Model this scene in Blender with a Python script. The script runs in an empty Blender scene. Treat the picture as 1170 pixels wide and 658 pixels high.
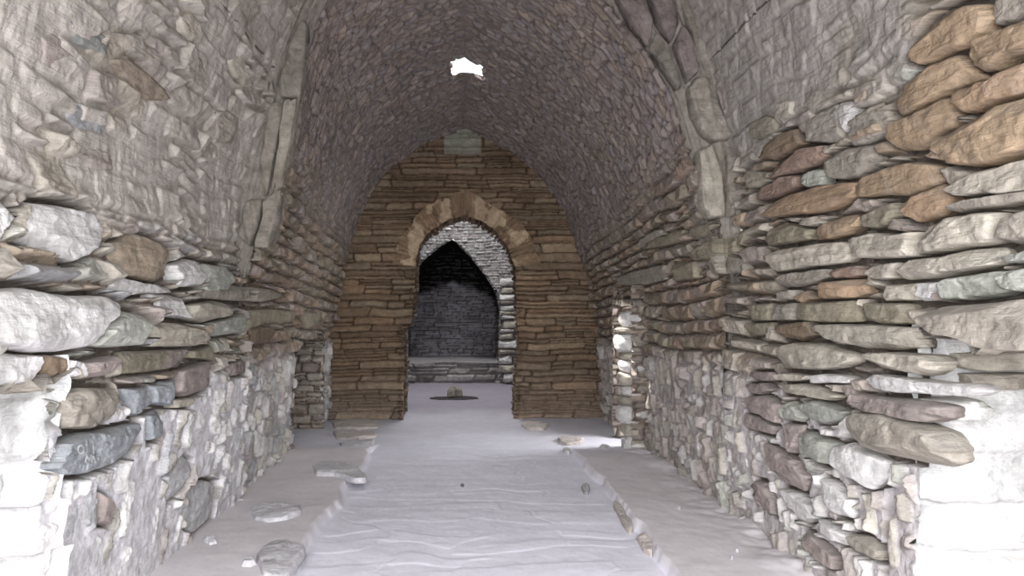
import bpy, math, random
import numpy as np
from mathutils import Matrix, Vector

random.seed(5)
scene = bpy.context.scene
COL = scene.collection
F = 877.0            # focal length in pixels of the 1170x658 frame
CAM = np.array([0.0, 0.0, 1.5])
YAW = -math.atan(55 / F)
PITCH = math.atan(21 / F * math.cos(YAW))

# ------------------------------------------------------------------ maths
def hash3(i, j, k, seed):
    n = (i * 374761393 + j * 668265263 + k * 2147483647 + seed * 974634777) & 0xFFFFFFFF
    n = ((n ^ (n >> 13)) * 1274126177) & 0xFFFFFFFF
    n = ((n ^ (n >> 15)) * 2246822519) & 0xFFFFFFFF
    return ((n ^ (n >> 16)) & 0xFFFFFF) / float(0xFFFFFF)

def noise2(x, y, seed=0):
    x, y = np.broadcast_arrays(np.asarray(x, float), np.asarray(y, float))
    xi = np.floor(x).astype(np.int64); yi = np.floor(y).astype(np.int64)
    fx = x - xi; fy = y - yi
    fx = fx * fx * (3 - 2 * fx); fy = fy * fy * (3 - 2 * fy)
    a = hash3(xi, yi, 0, seed); b = hash3(xi + 1, yi, 0, seed)
    c = hash3(xi, yi + 1, 0, seed); d = hash3(xi + 1, yi + 1, 0, seed)
    return (a + (b - a) * fx) * (1 - fy) + (c + (d - c) * fx) * fy

def fbm(x, y, seed=0, octv=4, gain=0.5):
    t = 0; amp = 1; tot = 0
    for o in range(octv):
        f = 2.03 ** o
        t = t + amp * (noise2(x * f + 17.3 * o, y * f - 9.1 * o, seed + o) * 2 - 1)
        tot += amp; amp *= gain
    return t / tot

def smooth(a, b, x):
    t = np.clip((x - a) / (b - a + 1e-12), 0, 1)
    return t * t * (3 - 2 * t)

def lin(r, g, b):
    c = np.array([r, g, b], float) / 255.0
    c = np.where(c <= 0.04045, c / 12.92, ((c + 0.055) / 1.055) ** 2.4)
    g = c.mean()
    return (c * .74 + g * .26) * .82

# ------------------------------------------------------------------ profile of the passage
# each table: (half width x, height z) from the floor up to the crown, for one side
NEAR_R = [(1.86, -.25), (1.88, 0), (1.93, 1.0), (1.98, 1.8), (2.00, 2.25), (1.95, 2.8), (1.83, 3.37), (1.69, 3.69), (1.35, 4.3), (.8, 4.9), (0, 5.3)]
NEAR_L = [(1.72, -.25), (1.70, 0), (1.66, .8), (1.63, 1.30), (1.66, 1.64), (1.70, 1.95), (1.68, 2.37), (1.60, 2.7), (1.52, 3.0), (1.44, 3.47), (1.27, 3.87), (.9, 4.6), (0, 5.3)]
V0_R = [(1.86, -.25), (1.87, 0), (1.91, 1.0), (1.92, 1.6), (1.86, 2.1), (1.69, 2.6), (1.56, 3.0), (1.38, 3.35), (1.08, 3.75), (.62, 4.15), (0, 4.5)]
V0_L = [(1.72, -.25), (1.71, 0), (1.66, 1.0), (1.62, 1.55), (1.54, 1.95), (1.43, 2.3), (1.35, 2.7), (1.28, 3.1), (1.20, 3.5), (1.07, 3.88), (.62, 4.3), (0, 4.5)]
V1_R = [(1.90, -.25), (1.88, 0), (1.83, .72), (1.76, 1.48), (1.66, 1.9), (1.56, 2.25), (1.43, 2.6), (1.27, 2.9), (.98, 3.27), (.62, 3.58), (0, 3.9)]
V1_L = [(1.82, -.25), (1.80, 0), (1.76, 1.04), (1.63, 1.66), (1.59, 1.9), (1.54, 2.27), (1.42, 2.6), (1.26, 2.95), (1.03, 3.27), (.55, 3.65), (0, 3.9)]
RING = 5.6
END = 10.3

def resample(tab, n=241):
    p = np.array(tab, float)
    # smooth the polyline a little
    seg = np.r_[0, np.cumsum(np.hypot(*np.diff(p, axis=0).T))]
    t = np.linspace(0, seg[-1], n)
    x = np.interp(t, seg, p[:, 0]); z = np.interp(t, seg, p[:, 1])
    k = np.hanning(19); k /= k.sum()
    xp = np.pad(x, 9, mode='edge'); zp = np.pad(z, 9, mode='edge')
    xs = np.convolve(xp, k, 'valid'); zs = np.convolve(zp, k, 'valid')
    w = smooth(0, .06, np.minimum(t, seg[-1] - t) / seg[-1])
    return x + (xs - x) * w, z + (zs - z) * w

NR, NL, R0, L0, R1, L1 = [resample(t) for t in (NEAR_R, NEAR_L, V0_R, V0_L, V1_R, V1_L)]

def profile(side, bay, y):
    """x, z arrays (n,) of the profile at depth y; side +1 right, -1 left"""
    if bay == 'near':
        x, z = NR if side > 0 else NL
        return side * x, z
    a = R0 if side > 0 else L0
    b = R1 if side > 0 else L1
    t = np.clip((y - RING) / (END - RING), -0.1, 1.05)
    return side * (a[0] + (b[0] - a[0]) * t), a[1] + (b[1] - a[1]) * t

def ringy(side, z=0):
    return RING if side > 0 else RING + .35

def wall_x(side, y, z):
    """x of the bare wall surface"""
    y = np.atleast_1d(y); z = np.atleast_1d(z)
    out = np.zeros(len(y))
    for i in range(len(y)):
        xs, zs = profile(side, 'near' if y[i] < ringy(side) else 'vault', y[i])
        out[i] = np.interp(z[i], zs, xs)
    return out

CY, SY = math.cos(YAW), math.sin(YAW)
CP, SP = math.cos(PITCH), math.sin(PITCH)
def ray(px, py):
    x = (px - 585) / F; zc = -(py - 329) / F
    # camera space -> pitch -> yaw
    d = np.array([x, CP - zc * SP, SP + zc * CP])
    return np.array([d[0] * CY - d[1] * SY, d[0] * SY + d[1] * CY, d[2]])

def hit_wall(side, px, py, off=0.0):
    d = ray(px, py)
    lo, hi = 0.5, 14.0
    def g(t):
        p = CAM + d * t
        return side * (float(wall_x(side, p[1], p[2])[0]) - p[0]) - off
    if g(hi) > 0: hi = 16
    for _ in range(36):
        m = (lo + hi) / 2
        if g(m) > 0: lo = m
        else: hi = m
    return CAM + d * lo

def hit_floor(px, py, z=0.0):
    d = ray(px, py)
    return CAM + d * ((z - CAM[2]) / d[2])

def hit_y(px, py, y):
    d = ray(px, py)
    return CAM + d * (y / d[1])

# ------------------------------------------------------------------ masonry layout on a (u, v) plane
def masonry(u, v, ch=(.07, .13), ln=(.14, .36), seed=0, warp=.03, gap=.010, edge=.022, relief=.03, split=.25,
            drop=.05, rough=.008, strata=0.0, lamfreq=60):
    rs = np.random.RandomState(seed)
    u = np.asarray(u); v = np.asarray(v)
    u2 = u + warp * 1.3 * fbm(u * 1.7, v * 1.9, seed + 1, 3) + .010 * fbm(u * 14, v * 16, seed + 2, 2)
    v2 = v + warp * fbm(u * 1.3, v * .7, seed + 3, 3) + .007 * fbm(u * 12, v * 10, seed + 4, 2)
    lo, hi = v2.min() - .3, v2.max() + .3
    hs = rs.uniform(ch[0], ch[1], int((hi - lo) / ch[0]) + 3)
    bd = lo + np.r_[0, np.cumsum(hs)]
    k = np.clip(np.searchsorted(bd, v2) - 1, 0, len(hs) - 1)
    nk = len(hs)
    ulo, uhi = u2.min() - .8, u2.max() + .8
    nmax = int((uhi - ulo) / ln[0]) + 3
    j = np.zeros(u.shape, int); du0 = np.zeros(u.shape); du1 = np.zeros(u.shape)
    order = np.argsort(k.ravel(), kind='stable'); ks = k.ravel()[order]
    starts = np.searchsorted(ks, np.arange(nk)); ends = np.searchsorted(ks, np.arange(nk), 'right')
    uf = u2.ravel(); vf = v2.ravel(); jf = j.ravel(); d0 = du0.ravel(); d1 = du1.ravel()
    for c in range(nk):
        L = np.exp(rs.uniform(np.log(ln[0]), np.log(ln[1]), nmax))
        off = rs.uniform(0, .4); sh = rs.uniform(-.35, .35)
        if ends[c] <= starts[c]: continue
        idx = order[starts[c]:ends[c]]
        b = ulo - off + np.r_[0, np.cumsum(L)]
        uu = uf[idx] + sh * (vf[idx] - (bd[c] + bd[c + 1]) / 2)
        q = np.clip(np.searchsorted(b, uu) - 1, 0, nmax - 1)
        jf[idx] = q; d0[idx] = uu - b[q]; d1[idx] = b[q + 1] - uu
    j = jf.reshape(u.shape); du0 = d0.reshape(u.shape); du1 = d1.reshape(u.shape)
    dv0 = v2 - bd[k]; dv1 = bd[k + 1] - v2
    hsz = bd[k + 1] - bd[k]
    r = lambda s: hash3(k.astype(np.int64), j.astype(np.int64), s, seed)
    sp = (r(1) < split) & (hsz > .05)
    fr = .35 + .3 * r(2)
    cut = fr * hsz
    lower = dv0 < cut
    sub = np.where(sp, np.where(lower, 1, 2), 0)
    nv0 = np.where(sp & ~lower, dv0 - cut, dv0)
    nv1 = np.where(sp & lower, cut - dv0, dv1)
    dv0, dv1 = nv0, nv1
    sid = (k * 4096 + j) * 3 + sub
    R = lambda s: hash3(sid.astype(np.int64), 7, s, seed)
    du = np.minimum(du0, du1); dv = np.minimum(dv0, dv1)
    rad = np.minimum(.035, .42 * np.minimum(du0 + du1, dv0 + dv1))
    inner = np.minimum(du, dv)
    corner = rad - np.hypot(np.maximum(rad - du, 0), np.maximum(rad - dv, 0))
    d = np.where((du < rad) & (dv < rad), corner, inner)
    g = gap * (.5 + R(3))
    e = edge * (.6 + .8 * R(4))
    body = smooth(g * .3, g + e, d)
    face = relief * (R(5) - .35) + (R(6) - .5) * .5 * (du0 - du1) * .16 + (R(7) - .5) * .6 * (dv0 - dv1)
    so = R(8) * 50
    face = face + rough * fbm(u * 9 + so, v * 14 + so, seed + 9, 4, .6) * (1 + R(9))
    if strata:
        face = face + strata * fbm(u * 3 + so, v * lamfreq + so, seed + 11, 3, .6)
    h = -drop + (drop + .012 + face) * body
    return h, sid, d - g * .6, R

def pal_pick(R, pal, s=20):
    """pick a palette colour per stone"""
    pal = np.array(pal)
    i = np.clip((R(s) * len(pal)).astype(int), 0, len(pal) - 1)
    c = pal[i]
    c = c * .6 + pal.mean(0) * .4
    f = .84 + .32 * R(s + 1)
    return c * f[..., None]

# ------------------------------------------------------------------ mesh helpers
def grid_mesh(name, P, C=None, mask=None, flip=False, parent=None, mat=None, smooth_shade=True, kind=None):
    """P (n,m,3) -> mesh object; mask (n-1,m-1) faces kept"""
    n, m, _ = P.shape
    idx = np.arange(n * m).reshape(n, m)
    q = np.stack([idx[:-1, :-1], idx[1:, :-1], idx[1:, 1:], idx[:-1, 1:]], -1)
    if flip: q = q[..., ::-1]
    q = q.reshape(-1, 4)
    if mask is not None: q = q[mask.ravel()]
    used = np.zeros(n * m, bool); used[q.ravel()] = True
    remap = np.cumsum(used) - 1
    q = remap[q]
    co = P.reshape(-1, 3)[used]
    me = bpy.data.meshes.new(name)
    me.vertices.add(len(co)); me.vertices.foreach_set('co', co.astype(np.float32).ravel())
    me.loops.add(q.size); me.loops.foreach_set('vertex_index', q.astype(np.int32).ravel())
    me.polygons.add(len(q))
    me.polygons.foreach_set('loop_start', np.arange(0, q.size, 4, dtype=np.int32))
    me.polygons.foreach_set('loop_total', np.full(len(q), 4, np.int32))
    me.update(calc_edges=True)
    if smooth_shade: me.polygons.foreach_set('use_smooth', np.ones(len(q), bool))
    if C is not None:
        a = me.color_attributes.new('Col', 'FLOAT_COLOR', 'POINT')
        c = np.concatenate([np.clip(C.reshape(-1, 3)[used], 0, 1), np.ones((len(co), 1))], 1)
        a.data.foreach_set('color', c.astype(np.float32).ravel())
    if mat: me.materials.append(mat)
    o = bpy.data.objects.new(name, me); COL.objects.link(o)
    if parent: o.parent = parent
    if kind: o['kind'] = kind
    return o

def normals(P, flip=False):
    du = np.gradient(P, axis=0); dv = np.gradient(P, axis=1)
    n = np.cross(du, dv)
    n /= np.linalg.norm(n, axis=-1, keepdims=True) + 1e-12
    return -n if flip else n

def tag(o, label, cat, group=None):
    o['label'] = label; o['category'] = cat; o['kind'] = 'thing'
    if group: o['group'] = group
    return o

# ------------------------------------------------------------------ materials
def stone_material(name, dust=(.62, .60, .60), dust_amt=.35, grain=12, bump=.65, rough=.92, contrast=.42, lam=0.0):
    m = bpy.data.materials.new(name); m.use_nodes = True
    nt = m.node_tree; N = nt.nodes; L = nt.links
    b = N['Principled BSDF']; b.inputs['Roughness'].default_value = rough
    b.inputs['Specular IOR Level'].default_value = .2
    at = N.new('ShaderNodeAttribute'); at.attribute_name = 'Col'
    tc = N.new('ShaderNodeTexCoord')
    def noise(scale, det, rgh=.6, vec=None):
        n = N.new('ShaderNodeTexNoise'); n.inputs['Scale'].default_value = scale
        n.inputs['Detail'].default_value = det; n.inputs['Roughness'].default_value = rgh
        L.new(vec or tc.outputs['Object'], n.inputs['Vector']); return n
    n1 = noise(grain, 8, .68)
    mr = N.new('ShaderNodeMapRange'); mr.inputs['From Min'].default_value = .25; mr.inputs['From Max'].default_value = .75
    mr.inputs['To Min'].default_value = 1 - contrast; mr.inputs['To Max'].default_value = 1 + contrast
    L.new(n1.outputs['Fac'], mr.inputs['Value'])
    mx = N.new('ShaderNodeVectorMath'); mx.operation = 'MULTIPLY'
    L.new(at.outputs['Color'], mx.inputs[0]); L.new(mr.outputs['Result'], mx.inputs[1])
    # lime / dust blotches and dust lying on what faces up
    n2 = noise(7, 6, .7)
    geo = N.new('ShaderNodeNewGeometry'); sx = N.new('ShaderNodeSeparateXYZ'); L.new(geo.outputs['Normal'], sx.inputs[0])
    ab = N.new('ShaderNodeMath'); ab.operation = 'ABSOLUTE'; ab.inputs[0].default_value = 0
    up = N.new('ShaderNodeMapRange'); up.inputs['From Min'].default_value = .25; up.inputs['From Max'].default_value = .9
    L.new(sx.outputs['Z'], up.inputs['Value'])
    bl = N.new('ShaderNodeMapRange'); bl.inputs['From Min'].default_value = .52; bl.inputs['From Max'].default_value = .72
    bl.inputs['To Max'].default_value = .8
    L.new(n2.outputs['Fac'], bl.inputs['Value'])
    ad = N.new('ShaderNodeMath'); ad.operation = 'MAXIMUM'; L.new(up.outputs['Result'], ad.inputs[0]); L.new(bl.outputs['Result'], ad.inputs[1])
    mu = N.new('ShaderNodeMath'); mu.operation = 'MULTIPLY'; mu.inputs[1].default_value = dust_amt; L.new(ad.outputs[0], mu.inputs[0])
    mix = N.new('ShaderNodeMix'); mix.data_type = 'RGBA'
    L.new(mu.outputs[0], mix.inputs['Factor']); L.new(mx.outputs[0], mix.inputs['A'])
    mix.inputs['B'].default_value = (*dust, 1)
    L.new(mix.outputs['Result'], b.inputs['Base Color'])
    # bump
    n3 = noise(grain * 1.6, 10, .62)
    mp = N.new('ShaderNodeMapping'); mp.inputs['Scale'].default_value = (3, 3, 30)
    L.new(tc.outputs['Object'], mp.inputs['Vector'])
    n4 = noise(1.0, 6, .65, mp.outputs['Vector'])
    am = N.new('ShaderNodeMath'); am.operation = 'MULTIPLY_ADD'; am.inputs[1].default_value = lam
    L.new(n4.outputs['Fac'], am.inputs[0]); L.new(n3.outputs['Fac'], am.inputs[2])
    bp = N.new('ShaderNodeBump'); bp.inputs['Strength'].default_value = bump; bp.inputs['Distance'].default_value = .03
    L.new(am.outputs[0], bp.inputs['Height']); L.new(bp.outputs['Normal'], b.inputs['Normal'])
    return m

M_wall = stone_material('masonry_stone', dust=(.50, .47, .45), dust_amt=.30, lam=.8)
M_vault = stone_material('vault_stone', dust=(.27, .235, .215), dust_amt=.25, grain=14, bump=.5)
M_end = stone_material('brown_slate', dust=(.34, .25, .16), dust_amt=.25, grain=12, bump=.5, lam=1.2)
M_floor = stone_material('dusty_flagstone', dust=(.62, .61, .68), dust_amt=.12, grain=6, bump=.15, contrast=.10)
M_block = stone_material('projecting_stone', dust=(.52, .50, .47), dust_amt=.22, lam=.9)
M_soot = stone_material('sooty_stone', dust=(.10, .10, .11), dust_amt=.05, grain=14)

# ------------------------------------------------------------------ traced stones (pixel outlines put on the wall they sit in)
TAN = lin(176, 148, 112); ORG = lin(178, 146, 110); PAL = lin(194, 184, 164); GRY = lin(164, 154, 138); GRN = lin(176, 178, 164)
DRK = lin(112, 100, 90); RED = lin(160, 132, 112); WHT = lin(224, 220, 216); OLV = lin(154, 144, 118); MAU = lin(166, 150, 142)
BLU = lin(158, 163, 168); BRN = lin(140, 118, 92)

RIGHT = [
 (TAN, .07, [(1041,48),(1056,25),(1087,8),(1120,3),(1125,20),(1118,37),(1106,49),(1087,56),(1074,60),(1055,71),(1043,75),(1030,66)]),
 (TAN, .09, [(1108,46),(1133,33),(1170,18),(1186,12),(1186,40),(1158,59),(1140,68),(1126,81),(1115,83),(1107,74),(1104,59)]),
 (PAL, .05, [(1126,-6),(1186,-10),(1186,8),(1150,25),(1133,30),(1126,18)]),
 (TAN, .06, [(1056,74),(1085,62),(1098,68),(1107,82),(1112,88),(1104,93),(1077,105),(1054,118),(1038,127),(1022,135),(1015,118),(1025,96)]),
 (TAN, .07, [(1026,136),(1055,121),(1077,110),(1081,118),(1087,133),(1080,145),(1062,158),(1052,168),(1040,172),(1020,172),(1008,160),(1010,146)]),
 (ORG, .10, [(1081,107),(1095,99),(1133,86),(1186,58),(1186,100),(1135,115),(1106,128),(1094,130),(1087,120)]),
 (TAN, .12, [(1058,162),(1080,147),(1106,132),(1135,118),(1186,102),(1186,158),(1160,174),(1122,189),(1100,191),(1075,187),(1064,176)]),
 (PAL, .10, [(1073,217),(1095,201),(1117,193),(1160,184),(1190,178),(1190,216),(1140,223),(1114,222),(1098,225),(1084,222)]),
 (GRY, .09, [(1077,236),(1098,229),(1117,225),(1190,217),(1190,226),(1140,235),(1106,240),(1088,243),(1078,240)]),
 (ORG, .06, [(1025,230),(1045,221),(1068,209),(1078,225),(1078,238),(1068,247),(1041,254),(1030,247)]),
 (TAN, .08, [(973,212),(985,203),(1010,190),(1040,184),(1062,188),(1068,205),(1050,216),(1030,224),(998,223),(983,226),(973,222)]),
 (ORG, .10, [(868,241),(877,231),(896,222),(921,214),(946,209),(972,208),(971,222),(959,231),(944,239),(927,243),(902,245),(880,248),(869,246)]),
 (GRN, .05, [(909,200),(928,193),(936,193),(938,211),(922,215),(910,211)]),
 (GRY, .07, [(939,186),(948,176),(965,168),(990,165),(996,180),(992,192),(977,202),(959,206),(945,204),(939,197)]),
 (RED, .07, [(874,193),(893,181),(915,169),(934,166),(938,178),(925,189),(905,197),(888,201),(878,205)]),
 (RED, .06, [(860,221),(877,210),(891,201),(905,200),(907,213),(895,220),(877,227),(862,229)]),
 (OLV, .04, [(850,194),(866,196),(876,206),(866,214),(854,216)]),
 (BRN, .06, [(866,171),(885,154),(903,147),(912,164),(898,175),(880,183),(864,181)]),
 (OLV, .05, [(852,141),(870,131),(882,134),(884,150),(866,160),(853,158)]),
 (PAL, .04, [(885,118),(897,112),(905,115),(903,130),(890,145),(884,140)]),
 (GRY, .05, [(919,139),(927,132),(943,122),(954,118),(958,135),(958,150),(960,163),(946,164),(921,162),(917,150)]),
 (WHT, .05, [(956,117),(970,114),(974,124),(970,140),(962,152),(957,143)]),
 (GRY, .05, [(976,130),(990,126),(1008,122),(1014,140),(1006,153),(985,165),(970,168),(968,154)]),
 (GRY, .04, [(972,108),(982,92),(1003,90),(1003,112),(990,122),(977,124)]),
 (GRY, .04, [(918,120),(924,104),(933,98),(945,108),(950,115),(940,121),(926,130),(919,134)]),
 (GRY, .05, [(1020,22),(1034,15),(1045,22),(1044,38),(1032,50),(1022,42)]),
 (GRN, .05, [(1022,62),(1032,72),(1040,80),(1030,92),(1016,98),(1010,86),(1014,72)]),
 (PAL, .05, [(915,249),(932,246),(936,255),(922,259),(910,256)]),
 (TAN, .06, [(925,263),(945,251),(968,245),(979,247),(978,258),(965,268),(945,273),(928,275)]),
 (OLV, .06, [(981,247),(1000,236),(1018,231),(1024,245),(1012,258),(995,262),(981,259)]),
 (OLV, .05, [(873,262),(890,254),(910,258),(922,262),(920,274),(900,278),(878,281),(871,274)]),
 (PAL, .10, [(872,295),(880,286),(911,280),(939,277),(962,276),(966,294),(959,300),(918,305),(884,311),(875,307)]),
 (GRY, .08, [(883,320),(898,312),(936,307),(943,316),(932,321),(909,327),(887,329)]),
 (RED, .05, [(945,308),(973,303),(980,314),(968,318),(946,318)]),
 (ORG, .08, [(925,329),(935,322),(966,319),(980,319),(982,335),(973,340),(938,342),(929,340)]),
 (GRY, .06, [(884,334),(902,331),(905,342),(887,343)]),
 (TAN, .05, [(904,339),(918,332),(927,341),(914,347)]),
 (PAL, .11, [(964,273),(990,266),(1025,268),(1035,263),(1040,293),(994,296),(970,294)]),
 (PAL, .11, [(1038,261),(1044,257),(1078,248),(1115,242),(1132,243),(1134,262),(1126,278),(1092,283),(1058,289),(1041,292)]),
 (GRY, .07, [(990,304),(1020,299),(1016,318),(1000,320),(989,312)]),
 (PAL, .10, [(1024,304),(1035,297),(1067,293),(1099,285),(1129,282),(1136,297),(1129,303),(1099,309),(1073,315),(1044,319),(1020,320)]),
 (PAL, .06, [(1006,326),(1043,323),(1044,343),(1008,344)]),
 (WHT, .05, [(1046,323),(1064,322),(1069,338),(1071,343),(1046,344)]),
 (GRN, .10, [(1072,325),(1081,319),(1106,312),(1129,309),(1134,325),(1140,333),(1126,339),(1099,343),(1077,343)]),
 (GRN, .09, [(1138,294),(1190,281),(1190,296),(1147,301)]),
 (GRN, .10, [(1138,317),(1143,309),(1190,300),(1190,334),(1156,334),(1144,329)]),
 (GRY, .09, [(1147,245),(1190,231),(1190,270),(1150,279),(1136,275),(1140,259)]),
 (GRY, .24, [(1046,360),(1055,349),(1119,344),(1195,335),(1195,401),(1140,402),(1110,398),(1092,387),(1070,384),(1052,374)]),
 (OLV, .05, [(852,348),(876,346),(877,366),(853,367)]),
 (GRY, .05, [(880,348),(901,346),(902,366),(881,366)]),
 (OLV, .06, [(905,346),(974,343),(977,368),(940,369),(906,365)]),
 (OLV, .07, [(984,346),(1029,346),(1037,370),(1000,372),(986,366)]),
 (OLV, .05, [(850,369),(875,368),(877,383),(851,384)]),
 (BRN, .05, [(881,372),(905,368),(920,367),(926,383),(910,390),(890,385)]),
 (PAL, .09, [(931,371),(960,370),(995,371),(1038,374),(1044,397),(1010,400),(980,398),(958,392),(941,384)]),
 (PAL, .09, [(884,396),(905,391),(935,392),(953,399),(968,404),(969,414),(955,420),(930,423),(905,422),(885,421)]),
 (PAL, .07, [(885,428),(900,426),(919,429),(917,434),(900,436),(886,434)]),
 (WHT, .06, [(923,430),(940,427),(960,429),(970,433),(968,438),(945,437),(926,438)]),
 (MAU, .05, [(854,424),(878,425),(882,434),(870,436),(856,433)]),
 (MAU, .05, [(850,438),(870,437),(879,446),(865,451),(851,449)]),
 (PAL, .06, [(885,440),(915,438),(935,443),(955,453),(945,458),(915,452),(888,449)]),
 (PAL, .12, [(985,404),(1010,402),(1054,405),(1064,414),(1058,424),(1045,430),(1010,424),(987,420)]),
 (WHT, .09, [(986,433),(995,427),(1045,434),(1075,437),(1108,438),(1118,448),(1100,453),(1060,451),(1020,449),(996,446)]),
 (MAU, .12, [(968,449),(1000,453),(1040,457),(1070,464),(1072,478),(1050,483),(1020,477),(985,470),(967,459)]),
 (GRY, .17, [(964,476),(973,470),(1005,472),(1040,486),(1062,495),(1075,515),(1074,532),(1060,534),(1030,528),(1000,520),(975,505),(964,490)]),
 (GRN, .07, [(888,466),(898,458),(907,464),(913,477),(909,482),(892,480)]),
 (GRN, .08, [(911,461),(927,457),(946,464),(961,471),(951,481),(937,486),(927,480),(917,471)]),
 (MAU, .06, [(892,483),(912,486),(909,496),(906,510),(900,519),(894,507)]),
 (GRN, .08, [(910,499),(917,492),(932,501),(947,506),(943,521),(939,531),(927,528),(915,514)]),
 (WHT, .07, [(948,511),(965,505),(985,515),(1005,527),(1004,545),(987,560),(962,545),(946,530)]),
 (MAU, .06, [(850,453),(870,451),(887,462),(884,484),(870,478),(851,468)]),
 (MAU, .05, [(849,471),(868,479),(883,488),(878,497),(860,492),(849,484)]),
 (MAU, .06, [(868,505),(880,512),(903,526),(916,545),(912,562),(890,550),(874,530)]),
 (WHT, .06, [(888,557),(905,562),(923,578),(927,592),(916,598),(905,585),(890,571)]),
 (WHT, .06, [(930,592),(950,601),(966,614),(962,624),(945,615),(930,602)]),
 (GRY, .06, [(968,610),(985,613),(1004,630),(1000,641),(980,631),(966,621)]),
 (WHT, .06, [(935,545),(948,552),(968,572),(966,592),(950,588),(938,570)]),
 (MAU, .06, [(912,605),(926,612),(950,636),(952,652),(932,640),(915,622)]),
 (MAU, .05, [(858,548),(870,552),(880,572),(882,590),(870,580),(858,562)]),
 # nearer the doorway, smaller stones
 (OLV, .05, [(783,292),(800,279),(838,270),(838,288),(812,296),(790,298)]),
 (OLV, .05, [(762,302),(790,298),(793,318),(764,322)]),
 (GRY, .05, [(805,300),(832,290),(848,296),(848,312),(808,313)]),
 (GRY, .04, [(700,318),(728,308),(758,302),(757,320),(735,326),(704,326)]),
 (OLV, .04, [(735,276),(758,268),(778,262),(776,276),(752,282),(738,284)]),
 (GRY, .04, [(724,282),(738,268),(752,262),(756,268),(740,276),(728,284)]),
 (OLV, .04, [(786,262),(800,255),(812,256),(810,270),(788,274)]),
]
LEFT = [
 (lin(128,138,136), .04, [(72,22),(96,19),(126,43),(135,58),(120,72),(96,56),(68,41)]),
 (BRN, .06, [(132,68),(150,63),(171,82),(193,103),(197,114),(171,116),(154,104),(137,79)]),
 (GRY, .05, [(137,38),(161,38),(185,65),(181,85),(154,65)]),
 (MAU, .04, [(111,84),(130,81),(149,99),(154,118),(130,124),(113,111)]),
 (MAU, .05, [(48,42),(60,36),(94,60),(96,85),(68,88),(50,85)]),
 (BLU, .05, [(75,116),(109,113),(125,130),(123,161),(89,161),(76,134)]),
 (MAU, .05, [(85,171),(110,168),(137,179),(137,196),(103,194),(86,183)]),
 (WHT, .10, [(41,231),(79,235),(109,244),(120,261),(113,280),(96,295),(82,302),(56,288),(34,276),(33,251)]),
 (WHT, .09, [(-20,250),(17,227),(20,241),(0,278),(-20,290)]),
 (PAL, .06, [(20,243),(38,231),(31,251),(31,272),(12,280)]),
 (TAN*.6+PAL*.4, .06, [(126,279),(154,265),(183,276),(199,286),(198,316),(185,323),(147,316),(129,311)]),
 (MAU, .05, [(114,244),(152,255),(172,262),(150,268),(128,266)]),
 (PAL, .05, [(120,226),(149,234),(151,251),(117,241)]),
 (WHT, .08, [(203,303),(219,295),(239,300),(237,316),(230,328),(206,328)]),
 (GRN, .08, [(241,301),(262,304),(270,320),(262,333),(236,333)]),
 (WHT, .15, [(-20,334),(45,328),(90,338),(130,338),(144,349),(122,376),(110,396),(85,403),(53,402),(20,396),(-20,390)]),
 (GRN*1.2, .15, [(147,353),(171,360),(181,380),(174,394),(145,397),(118,396),(128,374)]),
 (PAL, .12, [(180,367),(209,369),(236,379),(242,388),(223,396),(182,396)]),
 (WHT, .08, [(180,335),(202,336),(222,345),(221,365),(200,362),(180,359)]),
 (PAL, .08, [(224,348),(253,343),(268,348),(266,360),(248,365),(236,370),(224,366)]),
 (GRN, .09, [(248,369),(281,358),(281,380),(249,385)]),
 (GRY, .07, [(230,331),(268,325),(310,331),(330,337),(300,345),(262,343),(229,340)]),
 (WHT, .07, [(130,316),(160,322),(198,328),(199,334),(150,338),(128,330)]),
 (OLV, .06, [(284,355),(310,352),(340,357),(338,368),(300,370),(284,378)]),
 (OLV, .05, [(345,356),(365,358),(368,372),(350,376)]),
 (BRN, .05, [(286,374),(305,371),(316,380),(310,392),(288,394)]),
 (WHT, .06, [(-20,400),(51,406),(53,417),(48,436),(17,441),(-20,442)]),
 (BRN, .02, [(56,405),(82,408),(77,428),(52,433)]),
 (WHT, .04, [(84,411),(102,413),(102,431),(81,431)]),
 (MAU, .07, [(105,415),(139,406),(141,413),(126,430),(104,434)]),
 (OLV*.8, .03, [(145,402),(199,399),(199,421),(174,425),(145,427)]),
 (MAU*.8, .04, [(180,400),(211,399),(217,410),(211,419),(181,423)]),
 (OLV, .03, [(222,401),(247,395),(247,412),(223,409)]),
 (GRY, .09, [(84,450),(103,443),(143,443),(143,453),(130,480),(109,490),(83,490),(77,466)]),
 (BLU, .06, [(151,444),(173,442),(175,465),(164,475),(153,474)]),
 (BLU, .06, [(178,441),(203,433),(200,464),(179,461)]),
 (BLU*1.1, .09, [(75,507),(103,494),(130,491),(167,482),(168,502),(154,519),(137,529),(103,542),(74,543),(67,534)]),
 (BLU, .05, [(172,475),(189,467),(187,499),(173,504)]),
 (MAU, .06, [(208,424),(240,413),(248,417),(245,436),(236,447),(214,454),(206,448)]),
 (MAU*.7, .05, [(262,417),(283,409),(282,426),(263,430)]),
 (PAL, .05, [(202,457),(224,453),(222,464),(203,466)]),
 (BLU*.6+WHT*.4, .04, [(192,545),(215,520),(222,528),(210,560),(196,575)]),
 (BLU*.5+WHT*.5, .03, [(215,560),(235,548),(248,552),(244,590),(222,610),(212,600)]),
 (MAU, .05, [(118,560),(135,575),(130,600),(118,598)]),
 (GRY, .04, [(212,75),(222,60),(232,66),(234,95),(222,100)]),
 (PAL, .04, [(262,70),(275,62),(284,80),(292,98),(282,100),(270,88)]),
 (GRY, .04, [(246,128),(262,124),(276,140),(268,165),(250,160)]),
 (PAL, .04, [(205,20),(222,12),(232,30),(236,52),(222,50),(208,38)]),
]

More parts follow.
